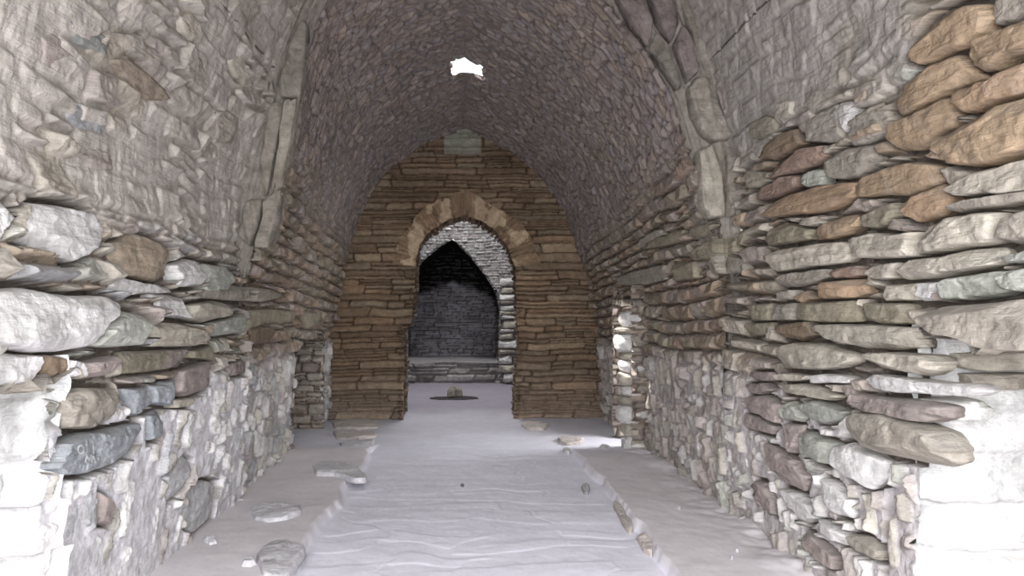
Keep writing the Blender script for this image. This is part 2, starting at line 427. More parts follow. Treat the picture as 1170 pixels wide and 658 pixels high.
RING_R = [
 (PAL, .09, [(797,172),(812,164),(826,166),(828,248),(812,250),(800,232)]), (GRY, .07, [(828,166),(848,172),(852,240),(845,250),(829,248)]),
 (GRY, .09, [(786,100),(797,86),(812,92),(826,132),(834,160),(815,164),(800,150),(790,128)]), (MAU, .06, [(812,88),(824,96),(838,132),(842,164),(834,160),(824,128)]),
 (MAU*.8, .07, [(738,-12),(768,-12),(778,22),(768,48),(752,26)]), (MAU*.8, .06, [(770,50),(780,26),(790,46),(798,82),(786,94)]),
 (GRY*.8, .05, [(772,-12),(796,-12),(803,36),(799,60),(786,30)]), (MAU*.8, .06, [(700,-12),(732,-12),(748,26),(742,52),(722,28)]),
 (GRY*.8, .05, [(744,54),(752,32),(764,58),(782,98),(774,102)])]
RING_L = [
 (GRY, .07, [(327,62),(346,22),(352,28),(350,80),(342,110),(320,112),(322,84)]), (GRY, .05, [(310,116),(324,114),(316,170),(304,222),(292,224),(300,166)]),
 (PAL, .06, [(325,114),(340,112),(332,166),(322,210),(306,226),(318,168)]), (GRY, .06, [(282,228),(300,226),(294,262),(284,282),(272,270)]),
 (GRY, .05, [(301,228),(320,214),(318,250),(304,284),(288,284),(296,262)])]
STONES = {1: [], -1: []}
for side, lst in ((1, RIGHT), (-1, LEFT)):
    for col, T, poly in lst:
        T = T * .62
        zm = hit_wall(side, *np.mean(poly, axis=0))[2]
        carved = True
        if side < 0 and zm > 1.85:
            T *= .8; col = col * .7 + lin(186, 176, 162) * .3; carved = False
        if side > 0 and zm > 2.35 and col[0] / col[2] < 1.7:
            T *= .8; col = col * .6 + lin(170, 162, 150) * .4; carved = False
        pts = np.array([hit_wall(side, px, py, T * .8)[1:] for px, py in poly])   # (y, z)
        STONES[side].append((col, T, pts, carved))

def inside_poly(y, z, poly):
    c = np.zeros(y.shape, bool); n = len(poly)
    for i in range(n):
        y0, z0 = poly[i]; y1, z1 = poly[(i + 1) % n]
        cond = ((z0 > z) != (z1 > z))
        xi = (y1 - y0) * (z - z0) / (z1 - z0 + 1e-12) + y0
        c ^= cond & (y < xi)
    return c

def carve(side, Y, Z):
    out = np.zeros(Y.shape, bool)
    for col, T, pts, carved in STONES[side]:
        if not carved: continue
        c = pts.mean(0)
        big = c + (pts - c) * (1 + .035 / (np.ptp(pts, axis=0) * .5 + .02))
        lo = big.min(0); hi = big.max(0)
        m = (Y > lo[0]) & (Y < hi[0]) & (Z > lo[1]) & (Z < hi[1])
        if not m.any(): continue
        out[m] |= inside_poly(Y[m], Z[m], big)
    return out

def to_px(P):
    d = P - CAM
    x = d[..., 0] * CY + d[..., 1] * SY; y = -d[..., 0] * SY + d[..., 1] * CY; z = d[..., 2]
    fwd = y * CP + z * SP; up = -y * SP + z * CP
    return 585 + F * x / fwd, 329 - F * up / fwd

def chalk(P, C):
    """faint chalk marks rubbed on the blue grey stone"""
    px, py = to_px(P)
    d = np.full(px.shape, 99.0)
    a = np.linspace(0, 2 * np.pi, 14)
    lines = [list(zip(92.3 + 3.2 * np.cos(a), 513.5 + 4.8 * np.sin(a))), [(99, 503), (99.2, 518)], [(106, 505), (107, 518)],
             [(97.5, 528), (99, 520), (102, 526), (104, 520), (104.6, 528)], [(105, 528), (106.5, 521), (109, 528)]]
    for ln_ in lines:
        for (x0, y0), (x1, y1) in zip(ln_[:-1], ln_[1:]):
            L2 = (x1 - x0) ** 2 + (y1 - y0) ** 2 + 1e-9
            t = np.clip(((px - x0) * (x1 - x0) + (py - y0) * (y1 - y0)) / L2, 0, 1)
            d = np.minimum(d, np.hypot(px - x0 - t * (x1 - x0), py - y0 - t * (y1 - y0)))
    blot = smooth(1.1, .8, np.hypot((px - 97) / 16, (py - 517) / 15))
    C = C * (1 - .25 * blot[..., None])
    m = .55 * smooth(1.1, .4, d)[..., None]
    return C * (1 - m) + .7 * m

def stone_mesh(name, pts, T, col, place, seed, parent=None, NT=112, NK=26, mat=None, under=.07, vert=False, colfn=None):
    """a rough block: outline pts (n,2), thickness T in front of the surface, place(a, b, h) -> world points"""
    pts = np.array(pts, float)
    c = (pts.min(0) + pts.max(0)) / 2 * .5 + pts.mean(0) * .5
    sc = np.ptp(pts, axis=0) / 2 + 1e-6
    q = (pts - c) / sc
    th = np.linspace(0, 2 * np.pi, NT, endpoint=False)
    d = np.stack([np.cos(th), np.sin(th)], 1)
    R = np.zeros(NT)
    n = len(q)
    for i in range(n):
        a, b = q[i], q[(i + 1) % n]; e = b - a
        den = d[:, 0] * e[1] - d[:, 1] * e[0]
        with np.errstate(all='ignore'):
            t = (a[0] * e[1] - a[1] * e[0]) / den
            s = (a[0] * d[:, 1] - a[1] * d[:, 0]) / den
        ok = (t > 0) & (s >= -1e-6) & (s <= 1 + 1e-6) & np.isfinite(t)
        R = np.where(ok & (t > R), t, R)
    R = np.where(R == 0, .5, R)
    R = (R + .5 * (np.roll(R, 1) + np.roll(R, -1))) / 2
    R *= 1 + .05 * fbm(np.cos(th) * 3.5 + seed, np.sin(th) * 3.5, seed, 4, .65)
    r = np.r_[np.linspace(0.02, .84, NK - 9), [.88, .91, .935, .955, .97, .98, .989, .996, 1.0]]
    rr, tt = np.meshgrid(r, th, indexing='ij')
    RR = np.tile(R, (len(r), 1))
    A = c[0] + sc[0] * rr * RR * np.cos(tt); B = c[1] + sc[1] * rr * RR * np.sin(tt)
    p = 11.0
    rs = np.random.RandomState(seed)
    ed = (1 - rr) * np.hypot(sc[0] * RR * np.cos(tt), sc[1] * RR * np.sin(tt))
    lim = min(sc[0], sc[1])
    ew = np.minimum(.022, lim * .35) * (.6 + .9 * noise2(np.cos(tt) * 4 + seed, np.sin(tt) * 4, seed + 2))
    prof = (1 - (1 - np.clip(ed / ew, 0, 1)) ** 2.2) ** .6
    tilt = (rs.uniform(-.25, .25) * (A - c[0]) / sc[0] + rs.uniform(-.3, .3) * (B - c[1]) / sc[1]) * T
    k = 1 if T > .05 else .7
    rough = .012 * k * fbm(A * 6 + seed, B * 9, seed, 4, .55) + .006 * k * fbm(A * 22, B * 38 + seed, seed + 3, 3, .6)
    # slaty layering along the long side: small steps across the short one
    ter = fbm(A * 5 + seed * .7, B * 8, seed + 21, 3, .5) * 3.2
    ter = (np.floor(ter) + smooth(.35, .65, ter - np.floor(ter))) / 3.2
    rough = rough + .016 * k * ter
    lam = .008 * k * ((noise2(A * 2.5 + seed, B * 55, seed + 5) - .5) if not vert else 4.5 * (noise2(A * 26 + B * 5 + seed, B * 2.0, seed + 5) - .5))
    fac = T + .02 + tilt * .6
    an = (A - c[0]) / sc[0]; bn = (B - c[1]) / sc[1]
    for _q in range(5):
        ph_ = rs.uniform(0, 2 * np.pi); o_ = rs.uniform(.35, .8); sl = rs.uniform(.4, 1.6)
        fac = np.minimum(fac, (T + .02) * (1 - sl * ((an * math.cos(ph_) + bn * math.sin(ph_)) - o_)))
    H = -.02 + fac * prof + (rough + lam) * smooth(0, .3, 1 - rr ** 3 + .2)
    # skirt into the wall
    A2 = c[0] + (A[-1] - c[0]) * .93; B2 = c[1] + (B[-1] - c[1]) * .93
    A = np.vstack([A, A2]); B = np.vstack([B, B2]); H = np.vstack([H, np.full(NT, -under)])
    P = place(A, B, H)
    var = 1 + .16 * fbm(A * 7 + seed, B * 12, seed + 8, 4) + .10 * fbm(A * 2, B * 60, seed + 12, 2)
    f = rs.uniform(.88, 1.12)
    Cc = np.array(col)[None, None, :] * var[..., None] * f
    if colfn: Cc = colfn(P, Cc)
    Pc = np.concatenate([P, P[:, :1]], 1); Cc = np.concatenate([Cc, Cc[:, :1]], 1)
    # weld seam: build faces with wraparound
    n_, m_ = A.shape
    idx = np.arange(n_ * m_).reshape(n_, m_)
    nx = np.roll(idx, -1, axis=1)
    qf = np.stack([idx[:-1], idx[1:], nx[1:], nx[:-1]], -1).reshape(-1, 4)
    me = bpy.data.meshes.new(name)
    verts = np.vstack([P.reshape(-1, 3), P[0].mean(0)[None]])
    faces = [tuple(int(v) for v in f_) for f_ in qf]
    ci = n_ * m_
    faces += [(int(idx[0, i]), int(idx[0, (i + 1) % m_]), ci) for i in range(m_)]
    me.from_pydata(verts.tolist(), [], faces)
    me.polygons.foreach_set('use_smooth', np.ones(len(faces), bool))
    a = me.color_attributes.new('Col', 'FLOAT_COLOR', 'POINT')
    cc = Cc[:, :-1].reshape(-1, 3); cc = np.vstack([cc, cc[0][None]])
    a.data.foreach_set('color', np.concatenate([np.clip(cc, 0, 1), np.ones((len(cc), 1))], 1).astype(np.float32).ravel())
    me.materials.append(mat or M_block)
    import bmesh
    bm = bmesh.new(); bm.from_mesh(me); bmesh.ops.recalc_face_normals(bm, faces=bm.faces); bm.to_mesh(me); bm.free()
    o = bpy.data.objects.new(name, me); COL.objects.link(o)
    if parent: o.parent = parent
    return o

# ------------------------------------------------------------------ tunnel surfaces
def span(segs):
    out = []
    for a, b, st in segs:
        out.append(np.arange(a, b, st))
    out.append([segs[-1][1]])
    return np.concatenate(out)

def arc_positions(side, bay, ys, vs):
    """P[i,j]: depth ys[i], arc length vs[j] along the profile"""
    P = np.zeros((len(ys), len(vs), 3))
    tot = None
    for i, y in enumerate(ys):
        x, z = profile(side, bay, y)
        s = np.r_[0, np.cumsum(np.hypot(np.diff(x), np.diff(z)))]
        if tot is None: tot = s[-1]
        f = vs / vs[-1] * s[-1]
        P[i, :, 0] = np.interp(f, s, x); P[i, :, 1] = y; P[i, :, 2] = np.interp(f, s, z)
    return P

def total_arc(side, bay, y):
    x, z = profile(side, bay, y)
    return np.hypot(np.diff(x), np.diff(z)).sum()

SKY = hit_y(533, 74, 8.35)      # middle of the roof hole
OPEN_R = (7.84, 8.80, 1.52)     # side opening in the right wall: depth from, to, head height
OPEN_L = (7.95, 9.60, 1.12)

NZ = {1: 1.36, -1: 1.19}           # head height of the two recesses beside the entrance
def build_side(side):
    nm = 'right' if side > 0 else 'left'
    ry = ringy(side)
    # ---------------- near bay
    ys = span([(.6, 2.3, .03), (2.3, 4.2, .0065), (4.2, ry + .14, .009)])
    tot = total_arc(side, 'near', 3)
    vs = span([(0, 3.6, .0075), (3.6, tot, .02)])
    P = arc_positions(side, 'near', ys, vs)
    N = normals(P); N *= -np.sign(N[len(ys) // 2, len(vs) // 3, 0] * side)
    U, V = np.meshgrid(ys, vs, indexing='ij'); Z = P[..., 2]
    if side > 0:
        h, sid, d, R = masonry(U, V, ch=(.08, .17), ln=(.16, .5), seed=11, split=.15, warp=.05, gap=.012, relief=.045, drop=.08, strata=.006, rough=.014)
        h2, sid2, d2, R2 = masonry(V * .9 + U * .3, U - .45 * V, ch=(.08, .17), ln=(.10, .26), seed=31, warp=.08, gap=.008, relief=.06, drop=.06, rough=.02)
        low = smooth(1.15, .85, Z + .12 * fbm(U * 2, V * 2, 5))
        pl = smooth(2.35, 2.75, Z + .25 * fbm(U * 1.5, V * 1.5, 6)) * smooth(2.9, 3.3, U - .25 * (Z - 2.5) + .15 * fbm(U * 3, V * 3, 66))
    else:
        h, sid, d, R = masonry(U, V, ch=(.07, .15), ln=(.12, .45), seed=12, warp=.06, gap=.010, relief=.05, drop=.05, strata=.005, rough=.014)
        h2, sid2, d2, R2 = masonry(V * .9 + U * .3, U - .5 * V, ch=(.08, .18), ln=(.12, .34), seed=32, warp=.10, gap=.007, relief=.06, drop=.045, rough=.02)
        low = smooth(1.12, .95, Z + .10 * fbm(U * 2, V * 2, 5))
        pl = smooth(1.75, 2.1, Z + .2 * fbm(U * 1.5, V * 1.5, 6))
    plc = lin(176, 168, 158) if side > 0 else lin(196, 186, 174)
    # colours
    warm = [TAN, PAL, OLV, ORG, GRY, TAN * .8]; cool = [GRY, PAL, GRN, MAU, WHT * .9, BLU]
    c1 = pal_pick(R, [OLV, GRY, PAL, TAN, MAU, GRY] if side > 0 else [GRY, PAL, GRN, MAU, BLU, TAN])
    c2 = pal_pick(R2, [MAU, GRY, WHT, MAU, PAL, GRN, WHT] if side > 0 else [WHT, WHT * 1.1, BLU, GRY, WHT, MAU, WHT]) * (1 if side > 0 else 1.12)
    c1 = np.where((d < 0)[..., None], lin(120, 104, 88), c1)
    mort2 = lin(205, 196, 196) if side > 0 else lin(226, 222, 226)
    m2 = smooth(.010, -.003, d2 + .006 * fbm(U * 12, V * 12, 44))
    c2 = c2 * (1 - m2[..., None]) + mort2 * m2[..., None]
    # mortar smeared over the lower rubble
    sm = .016 * fbm(U * 6, V * 6, 71, 5, .6) + (.016 if side < 0 else 0)
    smk = smooth(-.004, .006, sm - h2)[..., None]
    c2 = c2 * (1 - smk) + mort2 * smk
    h2 = np.maximum(h2, sm)
    H = h * (1 - low) + h2 * low
    C = c1 * (1 - low[..., None]) + c2 * low[..., None]
    # plastered zone above: mud plaster laid over rubble, runs of trowelled streaks
    streak = fbm(U * 16, V * 3.0, 81, 4, .6)
    ph = .012 * fbm(U * 3, V * 3, 82, 5, .6) + .007 * streak
    h3, sid3, d3, R3 = masonry(U * .9 + V * .35 * side, V, ch=(.11, .22), ln=(.12, .36), seed=33 + side, warp=.12, gap=.010, relief=.05, drop=.03, rough=.016)
    expo = smooth(-.25, .35, fbm(U * 2.1, V * 2.1, 83, 3) + (.05 if side < 0 else -.40))
    ph = ph + .010 + (np.maximum(h3, -.012) - .01) * (.25 + .75 * expo)
    c3 = pal_pick(R3, [plc, plc * .85, GRY, plc * 1.1, OLV, MAU])
    cp = plc * (1 + .14 * fbm(U * 5, V * 3, 84, 4))[..., None]
    C3 = cp * (1 - .75 * expo[..., None]) + c3 * .75 * expo[..., None]
    H = H * (1 - pl) + ph * pl
    C = C * (1 - pl[..., None]) + C3 * pl[..., None]
    # large unevenness of the wall
    H = H + .035 * fbm(U * .9, V * 1.1, 91, 3)
    if side > 0:   # crevice beside the free end of the wall
        cr = smooth(.045, .015, np.abs(U - 3.36 - .04 * fbm(V * 4, V * 0, 4))) * smooth(.1, .35, Z) * smooth(.95, .80, Z)
        H = H - .16 * cr
    # ledge on the left: everything above stands forward
    if side < 0:
        H = H + .07 * smooth(1.28, 1.34, Z) * smooth(2.3, 1.6, Z) * smooth(5.6, 4.2, U)
    wc = smooth(0, .12, tot - V); H = H * wc + .01 * (1 - wc)
    cv = carve(side, U, Z)
    H = np.where(cv, np.minimum(H, -.055), H)
    C = np.where(cv[..., None], lin(110, 98, 86), C)
    H = H - .05 * smooth(ry - .01, ry + .03, U)
    Q = P + N * H[..., None]
    zc = 2.3
    fm = np.ones((len(ys) - 1, len(vs) - 1), bool)
    cx = np.abs(P[:-1, :-1, 0]); cyy = P[:-1, :-1, 1]; cz = P[:-1, :-1, 2]
    fm &= ~((cyy < 3.15 + .05 * fbm(cz * 5, cz * 0, 18)) & (cz < NZ[side]))
    jw = np.searchsorted(Z[len(ys) // 2], 3.4)
    mw = fm.copy(); mw[:, jw:] = False
    mc = fm.copy(); mc[:, :jw] = False
    wall = grid_mesh('wall_' + nm, Q, C, mw, mat=M_wall, kind='structure')
    grid_mesh('ceiling', Q, C, mc, mat=M_wall, kind='structure')
    # ---------------- vault bay
    ys = span([(ry - .02, 7.5, .010), (7.5, END + .12, .013)])
    tot = total_arc(side, 'vault', 8)
    vs = span([(0, tot, .0095)])
    P = arc_positions(side, 'vault', ys, vs)
    N = normals(P); N *= -np.sign(N[len(ys) // 2, len(vs) // 3, 0] * side)
    U, V = np.meshgrid(ys, vs, indexing='ij'); Z = P[..., 2]
    h, sid, d, R = masonry(U, V, ch=(.08, .15), ln=(.12, .36), split=.15, seed=51 + side, warp=.06, gap=.010, relief=.045, drop=.05, strata=.004, rough=.012)
    h2, sid2, d2, R2 = masonry(V * .9 + U * .3, U - .4 * V, ch=(.08, .16), ln=(.10, .24), seed=61 + side, warp=.09, gap=.007, relief=.045, drop=.04, rough=.016)
    # vault stones stand on edge: courses cross the axis
    h4, sid4, d4, R4 = masonry(V + .25 * U, U, ch=(.045, .085), ln=(.08, .20), seed=71 + side, warp=.06, gap=.007, relief=.014, drop=.018, rough=.009)
    low = smooth(1.15, .95, Z + .10 * fbm(U * 2, V * 2, 5))
    top = smooth(2.25, 2.75, Z + .25 * fbm(U * 1.2, V * 1.2, 9) + .12 * (U - 7.5))
    c1 = pal_pick(R, [OLV * .9, GRY * .9, MAU * .9, TAN * .8, BRN, RED * .9])
    c1 = np.where((d < 0)[..., None], lin(100, 84, 70), c1)
    if side > 0: c2 = pal_pick(R2, [MAU, GRY, MAU * 1.2, WHT * .8, PAL * .9])
    else: c2 = pal_pick(R2, [WHT * .9, BLU, MAU, PAL, WHT])
    mt = lin(196, 186, 188)
    m2 = smooth(.009, -.003, d2 + .006 * fbm(U * 12, V * 12, 44))
    c2 = c2 * (1 - m2[..., None]) + mt * m2[..., None]
    h2 = np.maximum(h2, .012 * fbm(U * 7, V * 7, 72, 4) - .008)
    vg = lin(138, 125, 116)
    c4 = pal_pick(R4, [vg, vg * .9, vg * 1.08, lin(146, 126, 108), lin(132, 124, 126)])
    pit = smooth(.38, .62, fbm(U * 9, V * 7, 77, 3)) * (R4(30) > .6)
    vm = smooth(.006, -.004, d4)
    c4 = c4 * (1 - .55 * vm[..., None]) + vg * .95 * .55 * vm[..., None]
    h4 = np.maximum(h4, -.016) + .012 * fbm(U * 5, V * 5, 78, 4) - .045 * pit
    H = h * (1 - low) + h2 * low; C = c1 * (1 - low[..., None]) + c2 * low[..., None]
    H = H * (1 - top) + h4 * top; C = C * (1 - top[..., None]) + c4 * top[..., None]
    H = H + .03 * fbm(U * .9, V * 1.1, 92, 3)
    wc = smooth(0, .12, tot - V); H = H * wc + .01 * (1 - wc)
    cv = carve(side, U, Z)
    H = np.where(cv, np.minimum(H, -.05), H)
    Q = P + N * H[..., None]
    fm = np.ones((len(ys) - 1, len(vs) - 1), bool)
    cx = P[:-1, :-1, 0]; cyy = P[:-1, :-1, 1]; cz = P[:-1, :-1, 2]
    jag = .035 * fbm(cx * 9, cyy * 9, 3)
    fm &= ~((cz > 3.6) & (np.abs(cx - SKY[0]) < .165 + jag) & (np.abs(cyy - SKY[1]) < .19 + jag - .25 * np.clip(np.abs(cx - SKY[0] + .03), 0, .1)))
    o = OPEN_R if side > 0 else OPEN_L
    j2 = .03 * fbm(cz * 8, cz * 0, 8)
    fm &= ~((cyy > o[0] + j2) & (cyy < o[1] + j2) & (cz < o[2] + .04 * fbm(cyy * 7, cyy * 0, 9)))
    jw = np.searchsorted(Z[len(ys) // 2], 2.5)
    mw = fm.copy(); mw[:, jw:] = False
    mc = fm.copy(); mc[:, :jw] = False
    far = grid_mesh('wall_' + nm + '_inner', Q, C, mw, mat=M_wall, kind='structure')
    grid_mesh('ceiling', Q, C, mc, mat=M_vault, kind='structure')
    # ---------------- the ring where the lower vault begins: a face of long slabs set on edge
    ns, nr = 700, 60
    xa, za = profile(side, 'near', ry); xb, zb = profile(side, 'vault', ry)
    def byf(x, z, n):
        s = np.r_[0, np.cumsum(np.hypot(np.diff(x), np.diff(z)))]; s /= s[-1]
        t = np.linspace(0, 1, n); return np.interp(t, s, x), np.interp(t, s, z)
    xa, za = byf(xa, za, ns); xb, zb = byf(xb, zb, ns)
    t = np.linspace(-.35, 1.2, nr)
    T_, S_ = np.meshgrid(t, np.arange(ns) / ns * tot, indexing='ij')
    tc = np.clip(T_, 0, 2)
    lowp = (np.arange(ns) / ns < .36)[None]
    X = xb[None] + (xa - xb)[None] * np.clip(T_, 0, 1.05) + side * .12 * np.clip(T_ - .9, 0, 1); Zr = zb[None] + (za - zb)[None] * np.clip(T_, 0, 1.05)
    X = X + side * .07 * smooth(2.1, 1.8, Zr)
    bend = np.clip(-T_, 0, 1) * .9
    Yr = ry + .10 - .14 * np.clip(T_, 0, 1) + bend
    br = (noise2(S_ * 2.3, np.floor(T_ * 5) * 7, 5) > .5)
    lam = .030 * (fbm(T_ * 14 + .4 * fbm(S_ * 1.5, T_ * 2, 8), S_ * .9, 101, 4, .6)) + .05 * (hash3(np.floor(T_ * 5 + .5 * fbm(S_, T_, 6)).astype(np.int64), np.floor(S_ * 2.2).astype(np.int64), 1, 9) - .5)
    nx_ = -side * .6
    Q = np.stack([X + nx_ * lam * .8 * (T_ < .1), Yr - lam, Zr], -1)
    base = lin(150, 140, 128)
    Cr = base * (1 + .25 * fbm(T_ * 16, S_ * 1.2, 102, 4) + .1 * fbm(S_ * 3, T_, 7))[..., None]
    m = np.ones((nr - 1, ns - 1), bool)
    ring = grid_mesh('trim_1' if side > 0 else 'trim_2', Q, Cr, m, mat=M_wall, kind='structure')
    for i, (col, T, poly) in enumerate(RING_R if side > 0 else RING_L):
        pts = np.array([hit_y(px, py, ry - .03)[[0, 2]] for px, py in poly]); col = col * .8
        o_ = stone_mesh('arch_slab', pts, T, col, lambda A, B, H: np.stack([A, ry - H, B], -1), 900 + i * 3 + side, parent=ring, under=.12, vert=True)
    # ---------------- traced stones
    for i, (col, T, pts, carved) in enumerate(STONES[side]):
        def place(A, B, H):
            x = wall_x(side, A.ravel(), B.ravel()).reshape(A.shape)
            return np.stack([x - side * H, A, B], -1)
        mk = side < 0 and abs(pts[:, 1].mean() - STONES[-1][36][2][:, 1].mean()) < 1e-9
        stone_mesh('projecting_stone', pts, T, col, place, 200 + i + (500 if side > 0 else 0), NT=500 if mk else 112, NK=190 if mk else 26, colfn=chalk if mk else None,
                   parent=wall if pts[:, 0].mean() < ry else far)
    return wall, far

WR, FR = build_side(1)
WL, FL = build_side(-1)

# ------------------------------------------------------------------ end wall with the pointed doorway
def arch_x(z, zs, za, w0, w1, xc=0.0, p=1.75):
    """left and right x of a pointed opening at height z"""
    t = np.clip((z - zs) / (za - zs), 0, 1)
    k = (1 - t ** p) ** (1 / 1.25)
    l = np.where(z < zs, -w0, -w0 * k); r = np.where(z < zs, w1, w1 * k)
    return xc + l, xc + r

DZ = [0, .9, 1.20, 1.22, 1.7, 2.05, 2.31, 2.50, 2.64, 2.72]
DL = [-.80, -.79, -.80, -.70, -.66, -.64, -.60, -.46, -.24, 0]
DRr = [.66, .72, .72, .72, .70, .68, .57, .42, .24, .0]
DCX = 0.0
def door_x(z, side):
    return np.interp(z, DZ, DL if side < 0 else DRr)

def end_wall():
    xs = np.arange(-2.15, 2.15, .0085); zs = np.arange(-.1, 4.15, .0085)
    X, Z = np.meshgrid(xs, zs, indexing='ij')
    h, sid, d, R = masonry(X, Z, ch=(.05, .13), ln=(.25, 1.1), split=.4, seed=81, warp=.05, gap=.007, edge=.012, relief=.045, drop=.04, rough=.010, strata=.010, lamfreq=45)
    # voussoirs
    cx, cz = 0.0, 1.95
    ang = np.arctan2(X - cx, Z - cz); rad = np.hypot(X - cx, (Z - cz))
    inner = np.interp(ang, np.linspace(-1.6, 1.6, 17), [.62, .63, .64, .65, .64, .64, .66, .70, .77, .70, .67, .66, .67, .68, .69, .70, .70])
    rel = rad - inner
    hv, sidv, dv, Rv = masonry(rel * 1.0 + .3, ang * .85, ch=(.05, .10), ln=(.3, .6), seed=82, warp=.02, gap=.007, edge=.014, relief=.03, drop=.03, rough=.010, split=.1)
    ring = (rel > -.06) & (rel < .33 + .05 * fbm(ang * 6, ang * 0, 3)) & (np.abs(ang) < 1.45)
    pal = [lin(150, 122, 90), lin(132, 108, 82), lin(160, 136, 104), lin(122, 96, 70), lin(140, 124, 100), lin(150, 116, 84)]
    C = pal_pick(R, pal)
    C = np.where((d < 0)[..., None], lin(84, 64, 46), C)
    Cv = pal_pick(Rv, [lin(172, 140, 102), lin(158, 126, 92), lin(140, 114, 84)])
    C = C * (1 + .38 * fbm(X * 1.6, Z * 2.6, 88, 4))[..., None]
    patch = smooth(.12, .26, fbm(X * 4.5, Z * 4.5, 87, 4)) * ring
    H = np.where(ring, hv * .7 + .02, h)
    C = np.where(ring[..., None], Cv, C)
    H = H * (1 - .6 * patch) + .03 * patch
    C = C * (1 - patch[..., None]) + lin(202, 172, 132) * patch[..., None]
    # paler grey green slabs at the very top, dust low down
    tp = (np.abs(X + .02) < .25) & (Z > 3.55)
    C = np.where(tp[..., None], lin(160, 158, 140), C)
    lowd = smooth(.8, .1, Z) * (.5 + .3 * fbm(X * 3, Z * 6, 12))
    C = C * (1 - lowd[..., None] * .6) + lin(168, 150, 138) * lowd[..., None] * .6
    H = H + .04 * fbm(X * 1.1, Z * 1.3, 93, 3)
    jg = .018 * fbm(Z * 9, Z * 0, 5)
    cut = (X > door_x(Z, -1) + jg) & (X < door_x(Z, 1) + jg) & (Z < 2.72)
    P = np.stack([X, END - H, Z], -1)
    fm = ~cut[:-1, :-1]
    w = grid_mesh('wall_back', P, C, fm, mat=M_end, kind='structure')
    # reveal and soffit of the doorway
    for s in (-1, 1):
        ts = np.linspace(0, 1, 330)
        zt = np.interp(ts, np.linspace(0, 1, len(DZ)), DZ) if False else None
        pz = np.array(DZ, float); pxx = np.array(DL if s < 0 else DRr, float)
        seg = np.r_[0, np.cumsum(np.hypot(np.diff(pz), np.diff(pxx)))]
        n = 420; t = np.linspace(0, seg[-1], n)
        zz = np.interp(t, seg, pz); xx = np.interp(t, seg, pxx)
        ysd = np.arange(END - .04, END + .85, .012)
        Y, T = np.meshgrid(ysd, t, indexing='ij')
        hh, si, dd, RR = masonry(Y, T, ch=(.05, .10), ln=(.15, .5), seed=84 + s, warp=.03, gap=.007, edge=.014, relief=.035, drop=.03, rough=.012)
        Xd = np.tile(xx, (len(ysd), 1)); Zd = np.tile(zz, (len(ysd), 1))
        P0 = np.stack([Xd, Y, Zd], -1); NN = normals(P0); NN *= -np.sign(NN[5, 50, 0] * s)
        hh = hh - .03 + .03 * fbm(Y * 2, T * 3, 8)
        P0 = P0 + NN * hh[..., None]
        Cc = pal_pick(RR, [lin(150, 120, 90), lin(128, 104, 80), lin(112, 90, 70)])
        grid_mesh('door_1', P0, Cc, None, mat=M_end, kind='structure')
    return w
end_wall()

# ------------------------------------------------------------------ floor
LOWER = 0.0
def bench(X, Y):
    wob = .05 * fbm(Y * 1.6, Y * 0, 21, 3) + .014 * fbm(Y * 7, Y * 0, 22, 2)
    kr = 1.13 + wob; kl = -.92 + .09 * fbm(Y * 1.4, Y * 0, 23, 3) + .012 * fbm(Y * 8, Y * 0, 24, 2)
    r = smooth(kr - .008, kr + .022, X) * smooth(8.3, 7.2, Y)
    l = smooth(kl + .01, kl - .03, X) * smooth(8.6, 7.8, Y)
    return l, r
def floor_height(X, Y):
    """worn stone floor: a sunk middle path, low benches of earth and flags at both sides"""
    l, r = bench(X, Y)
    H = .07 * r + .06 * l
    H = H + .04 * smooth(.35, .0, np.abs(X - 1.85)) * smooth(END + .1, END - 1.0, Y) * fbm(X * 4, Y * 4, 27, 3)
    H = H + .014 * fbm(X * 1.0, Y * 1.0, 25, 4) + .003 * fbm(X * 8, Y * 8, 26, 4)
    return H
def build_floor():
    ys = span([(-6, 2.6, .12), (2.6, 6.5, .011), (6.5, 15.6, .022)])
    xs = span([(-5.0, -2.1, .12), (-2.1, 2.3, .011), (2.3, 5.0, .12)])
    Y, X = np.meshgrid(ys, xs, indexing='ij')
    H = floor_height(X, Y)
    # flagstones: big irregular slabs, edges worn to faint steps
    h, sid, d, R = masonry(X + .15 * fbm(Y, X, 5), Y + .12 * fbm(X * .8, Y * .8, 6), ch=(.35, .8), ln=(.5, 1.6), seed=91, warp=.28, gap=.004, edge=.012, relief=.02, drop=.007, rough=.002, split=.3)
    mid = smooth(1.15, 1.0, X) * smooth(-.98, -.85, X)
    H = H + np.clip(h, -.006, .006) * .28 * (.2 + .8 * mid)
    C = np.ones(X.shape + (3,)) * lin(240, 238, 252)
    dusty = lin(226, 214, 212)
    bl_, br_ = bench(X, Y); side = np.maximum(bl_, br_)
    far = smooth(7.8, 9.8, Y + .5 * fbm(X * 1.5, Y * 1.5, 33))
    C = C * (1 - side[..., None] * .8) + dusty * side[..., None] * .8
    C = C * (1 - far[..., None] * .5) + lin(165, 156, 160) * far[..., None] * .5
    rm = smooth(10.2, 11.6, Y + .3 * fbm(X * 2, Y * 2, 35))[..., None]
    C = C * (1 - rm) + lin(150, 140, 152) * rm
    C = C * (1 + .06 * (R(20) - .5) + .07 * fbm(X * 2.5, Y * 4, 32, 4))[..., None]
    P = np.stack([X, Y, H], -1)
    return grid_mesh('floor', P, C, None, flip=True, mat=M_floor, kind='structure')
build_floor()

